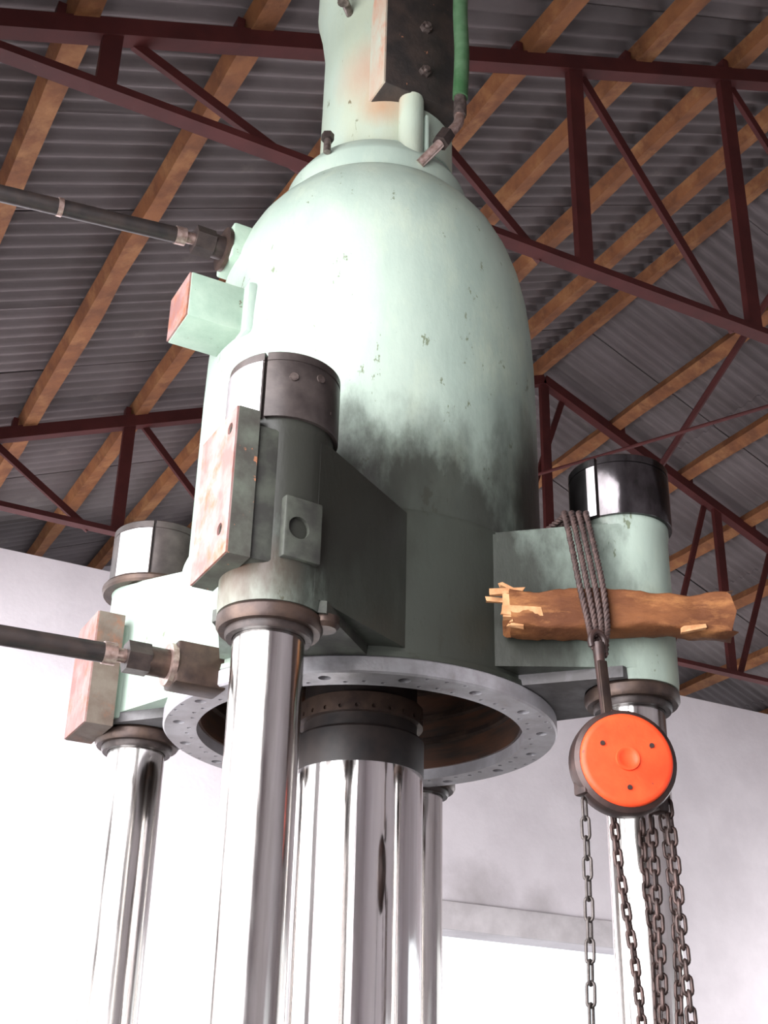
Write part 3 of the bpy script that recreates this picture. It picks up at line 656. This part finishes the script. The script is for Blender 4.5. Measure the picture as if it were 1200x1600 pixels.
# ------------------------------------------------------------------ chain hoist
HC = (1.482, 2.270)
hoist = thing('chain_hoist', 'hand chain hoist with round orange cover hanging from the rope sling', 'chain hoist', (HC[0], 1.90, HC[1]))
bm = new_bm(); lathe(bm, [(0, 1.852), (0.080, 1.852), (0.086, 1.850), (0.0885, 1.852), (0.094, 1.856), (0.0965, 1.866), (0.0965, 1.890), (0.092, 1.898), (0.084, 1.902), (0.076, 1.915), (0.060, 1.955), (0.05, 1.965), (0, 1.965)], HC, 56, axis='Y'); hb = obj('housing', bm, 'hoist', hoist, 32)
bm = new_bm(); lathe(bm, [(0, 1.842), (0.074, 1.842), (0.081, 1.843), (0.0845, 1.847), (0.0855, 1.853), (0, 1.854)], HC, 56, axis='Y'); cv = obj('cover', bm, 'orange', hoist, 50); cv['label'] = 'orange painted round cover'
bm = new_bm(); lathe(bm, [(0.0, 1.840), (0.015, 1.840), (0.0165, 1.8385), (0.0215, 1.8385), (0.0225, 1.843), (0, 1.843)], HC, 28, axis='Y'); obj('hub_boss', bm, 'orange', hoist, 50)
for k in range(3):
    a = radians(150 + 120*k); p = (HC[0] + 0.052*cos(a), HC[1] + 0.052*sin(a))
    bm = new_bm(); cyl_bm(bm, (p[0], 1.8425, p[1]), (p[0], 1.839, p[1]), 0.0045, 10); obj('cover_rivet', bm, 'hoist', hoist)
face_rot = Matrix.Rotation(radians(-22), 3, 'Z')
for o in list(hoist.children):
    for v in o.data.vertices: v.co = face_rot @ (v.co + Vector((0, -0.02, 0)))
# suspension: frame, swivel and hook
bm = new_bm(); box(bm, (HC[0] + 0.008, 1.915, HC[1] + 0.07), (HC[0] + 0.044, 1.955, HC[1] + 0.125), 0.006); obj('hanger', bm, 'hoist', hoist)
bm = new_bm(); tube(bm, [(1.492, 1.930, 2.375), (1.487, 1.932, 2.44), (1.483, 1.934, 2.50), (1.482, 1.934, 2.530)], 0, 12, rs=[0.0115, 0.0105, 0.0105, 0.0125]); obj('hook_shank', bm, 'hoist', hoist)
pts = [Vector((1.483 + 0.017*cos(radians(a)), 1.936, 2.532 + 0.022*sin(radians(a)))) for a in range(-80, 230, 24)]
bm = new_bm(); tube(bm, bez(pts, 3), 0.0065, 10); obj('hook', bm, 'hoist', hoist)
bm = new_bm(); box(bm, (1.474, 1.918, 2.37), (1.494, 1.925, 2.49), 0.002, Matrix.Rotation(radians(-4), 3, 'Y'), (1.484, 1.92, 2.43)); obj('hook_latch', bm, 'brown_steel', hoist)
# chain guides on the rim
for (a, ) in ((205,), (328,)):
    a = radians(a); p = Vector((HC[0] + 0.094*cos(a), 1.885, HC[1] + 0.094*sin(a)))
    bm = new_bm(); box(bm, p - Vector((0.012, 0.018, 0.022)), p + Vector((0.012, 0.018, 0.022)), 0.005); obj('chain_guide', bm, 'hoist', hoist)

def link_mesh(pitch, wire, width, seg=7, arc=6):
    """Oval link in the XZ plane, long axis Z, centred."""
    bm = new_bm(); r = width/2 - wire; s = pitch/2 + wire - r - wire + 0.0  # straight half length to arc centres
    s = max(0.001, (pitch/2 + wire) - r); pts = []
    for k in range(arc + 1): a = pi*k/arc; pts.append(Vector((r*cos(a), 0, s + r*sin(a))))
    for k in range(arc + 1): a = pi + pi*k/arc; pts.append(Vector((r*cos(a), 0, -s + r*sin(a))))
    n = len(pts); rows = []
    for i in range(n):
        t = (pts[(i+1) % n] - pts[i-1]).normalized(); u = Vector((0, 1, 0)); v = t.cross(u)
        rows.append([bm.verts.new(pts[i] + (u*cos(2*pi*k/seg) + v*sin(2*pi*k/seg))*wire) for k in range(seg)])
    for i in range(n):
        for k in range(seg): bm.faces.new((rows[i][k], rows[i][(k+1) % seg], rows[(i+1) % n][(k+1) % seg], rows[(i+1) % n][k]))
    return bm
def chain(name, pts, pitch, wire, width, m, turn=0.0, twist=0.0, label=None):
    path = bez(pts, 24); o0 = None; D = [0]
    for a, b in zip(path[:-1], path[1:]): D.append(D[-1] + (b - a).length)
    n = int(D[-1]/pitch); root = None; j = 0
    for i in range(n):
        s = (i + 0.5)*pitch
        while D[j+1] < s: j += 1
        f = (s - D[j])/(D[j+1] - D[j]); p = path[j].lerp(path[j+1], f); t = (path[j+1] - path[j]).normalized()
        if o0 is None:
            bm = link_mesh(pitch, wire, width); me = bpy.data.meshes.new(name); bmesh.ops.recalc_face_normals(bm, faces=bm.faces[:]); bm.to_mesh(me); bm.free(); me.shade_smooth(); me.materials.append(M[m])
            o0 = bpy.data.objects.new(name, me); COL.objects.link(o0); o0.parent = hoist; o = o0
            if label: o['label'] = label
        else: o = o0.copy(); COL.objects.link(o)
        q = Vector((0, 0, -1)).rotation_difference(t).to_matrix() @ Matrix.Rotation(radians(turn + 90*(i % 2) + twist*i), 3, 'Z')
        o.location = p - hoist.location; o.rotation_euler = q.to_euler()
# left hand chain, then the bundle of load and hand chains
chain('hand_chain_link', [(1.391, 1.88, 2.20), (1.392, 1.88, 2.108), (1.39, 1.88, 1.979), (1.385, 1.88, 1.826), (1.38, 1.88, 1.64)], 0.0345, 0.0028, 0.020, 'chain_light', 28)
chain('load_chain_link', [(1.492, 1.93, 2.20), (1.498, 1.93, 2.119), (1.509, 1.93, 2.03), (1.52, 1.93, 1.955), (1.529, 1.93, 1.839), (1.538, 1.93, 1.66)], 0.0235, 0.0036, 0.020, 'chain', 28)
chain('load_chain_link', [(1.575, 1.95, 2.20), (1.575, 1.95, 2.08), (1.583, 1.95, 1.97), (1.581, 1.95, 1.84), (1.576, 1.95, 1.66)], 0.0235, 0.0037, 0.021, 'chain', 70, 2)
chain('load_chain_link', [(1.572, 1.92, 2.20), (1.572, 1.92, 2.091), (1.572, 1.92, 1.98), (1.569, 1.92, 1.841), (1.564, 1.92, 1.66)], 0.0255, 0.0038, 0.022, 'chain', 35, 1)
chain('hand_chain_link', [(1.572, 1.875, 2.245), (1.580, 1.875, 2.153), (1.584, 1.875, 2.052), (1.587, 1.875, 1.954), (1.592, 1.875, 1.839), (1.597, 1.875, 1.66)], 0.0255, 0.0036, 0.022, 'chain', 20, 3)
chain('hand_chain_link', [(1.590, 1.91, 2.227), (1.597, 1.91, 2.139), (1.603, 1.91, 2.037), (1.601, 1.91, 1.948), (1.595, 1.91, 1.842), (1.589, 1.91, 1.66)], 0.0245, 0.0032, 0.020, 'chain', 62, 2)
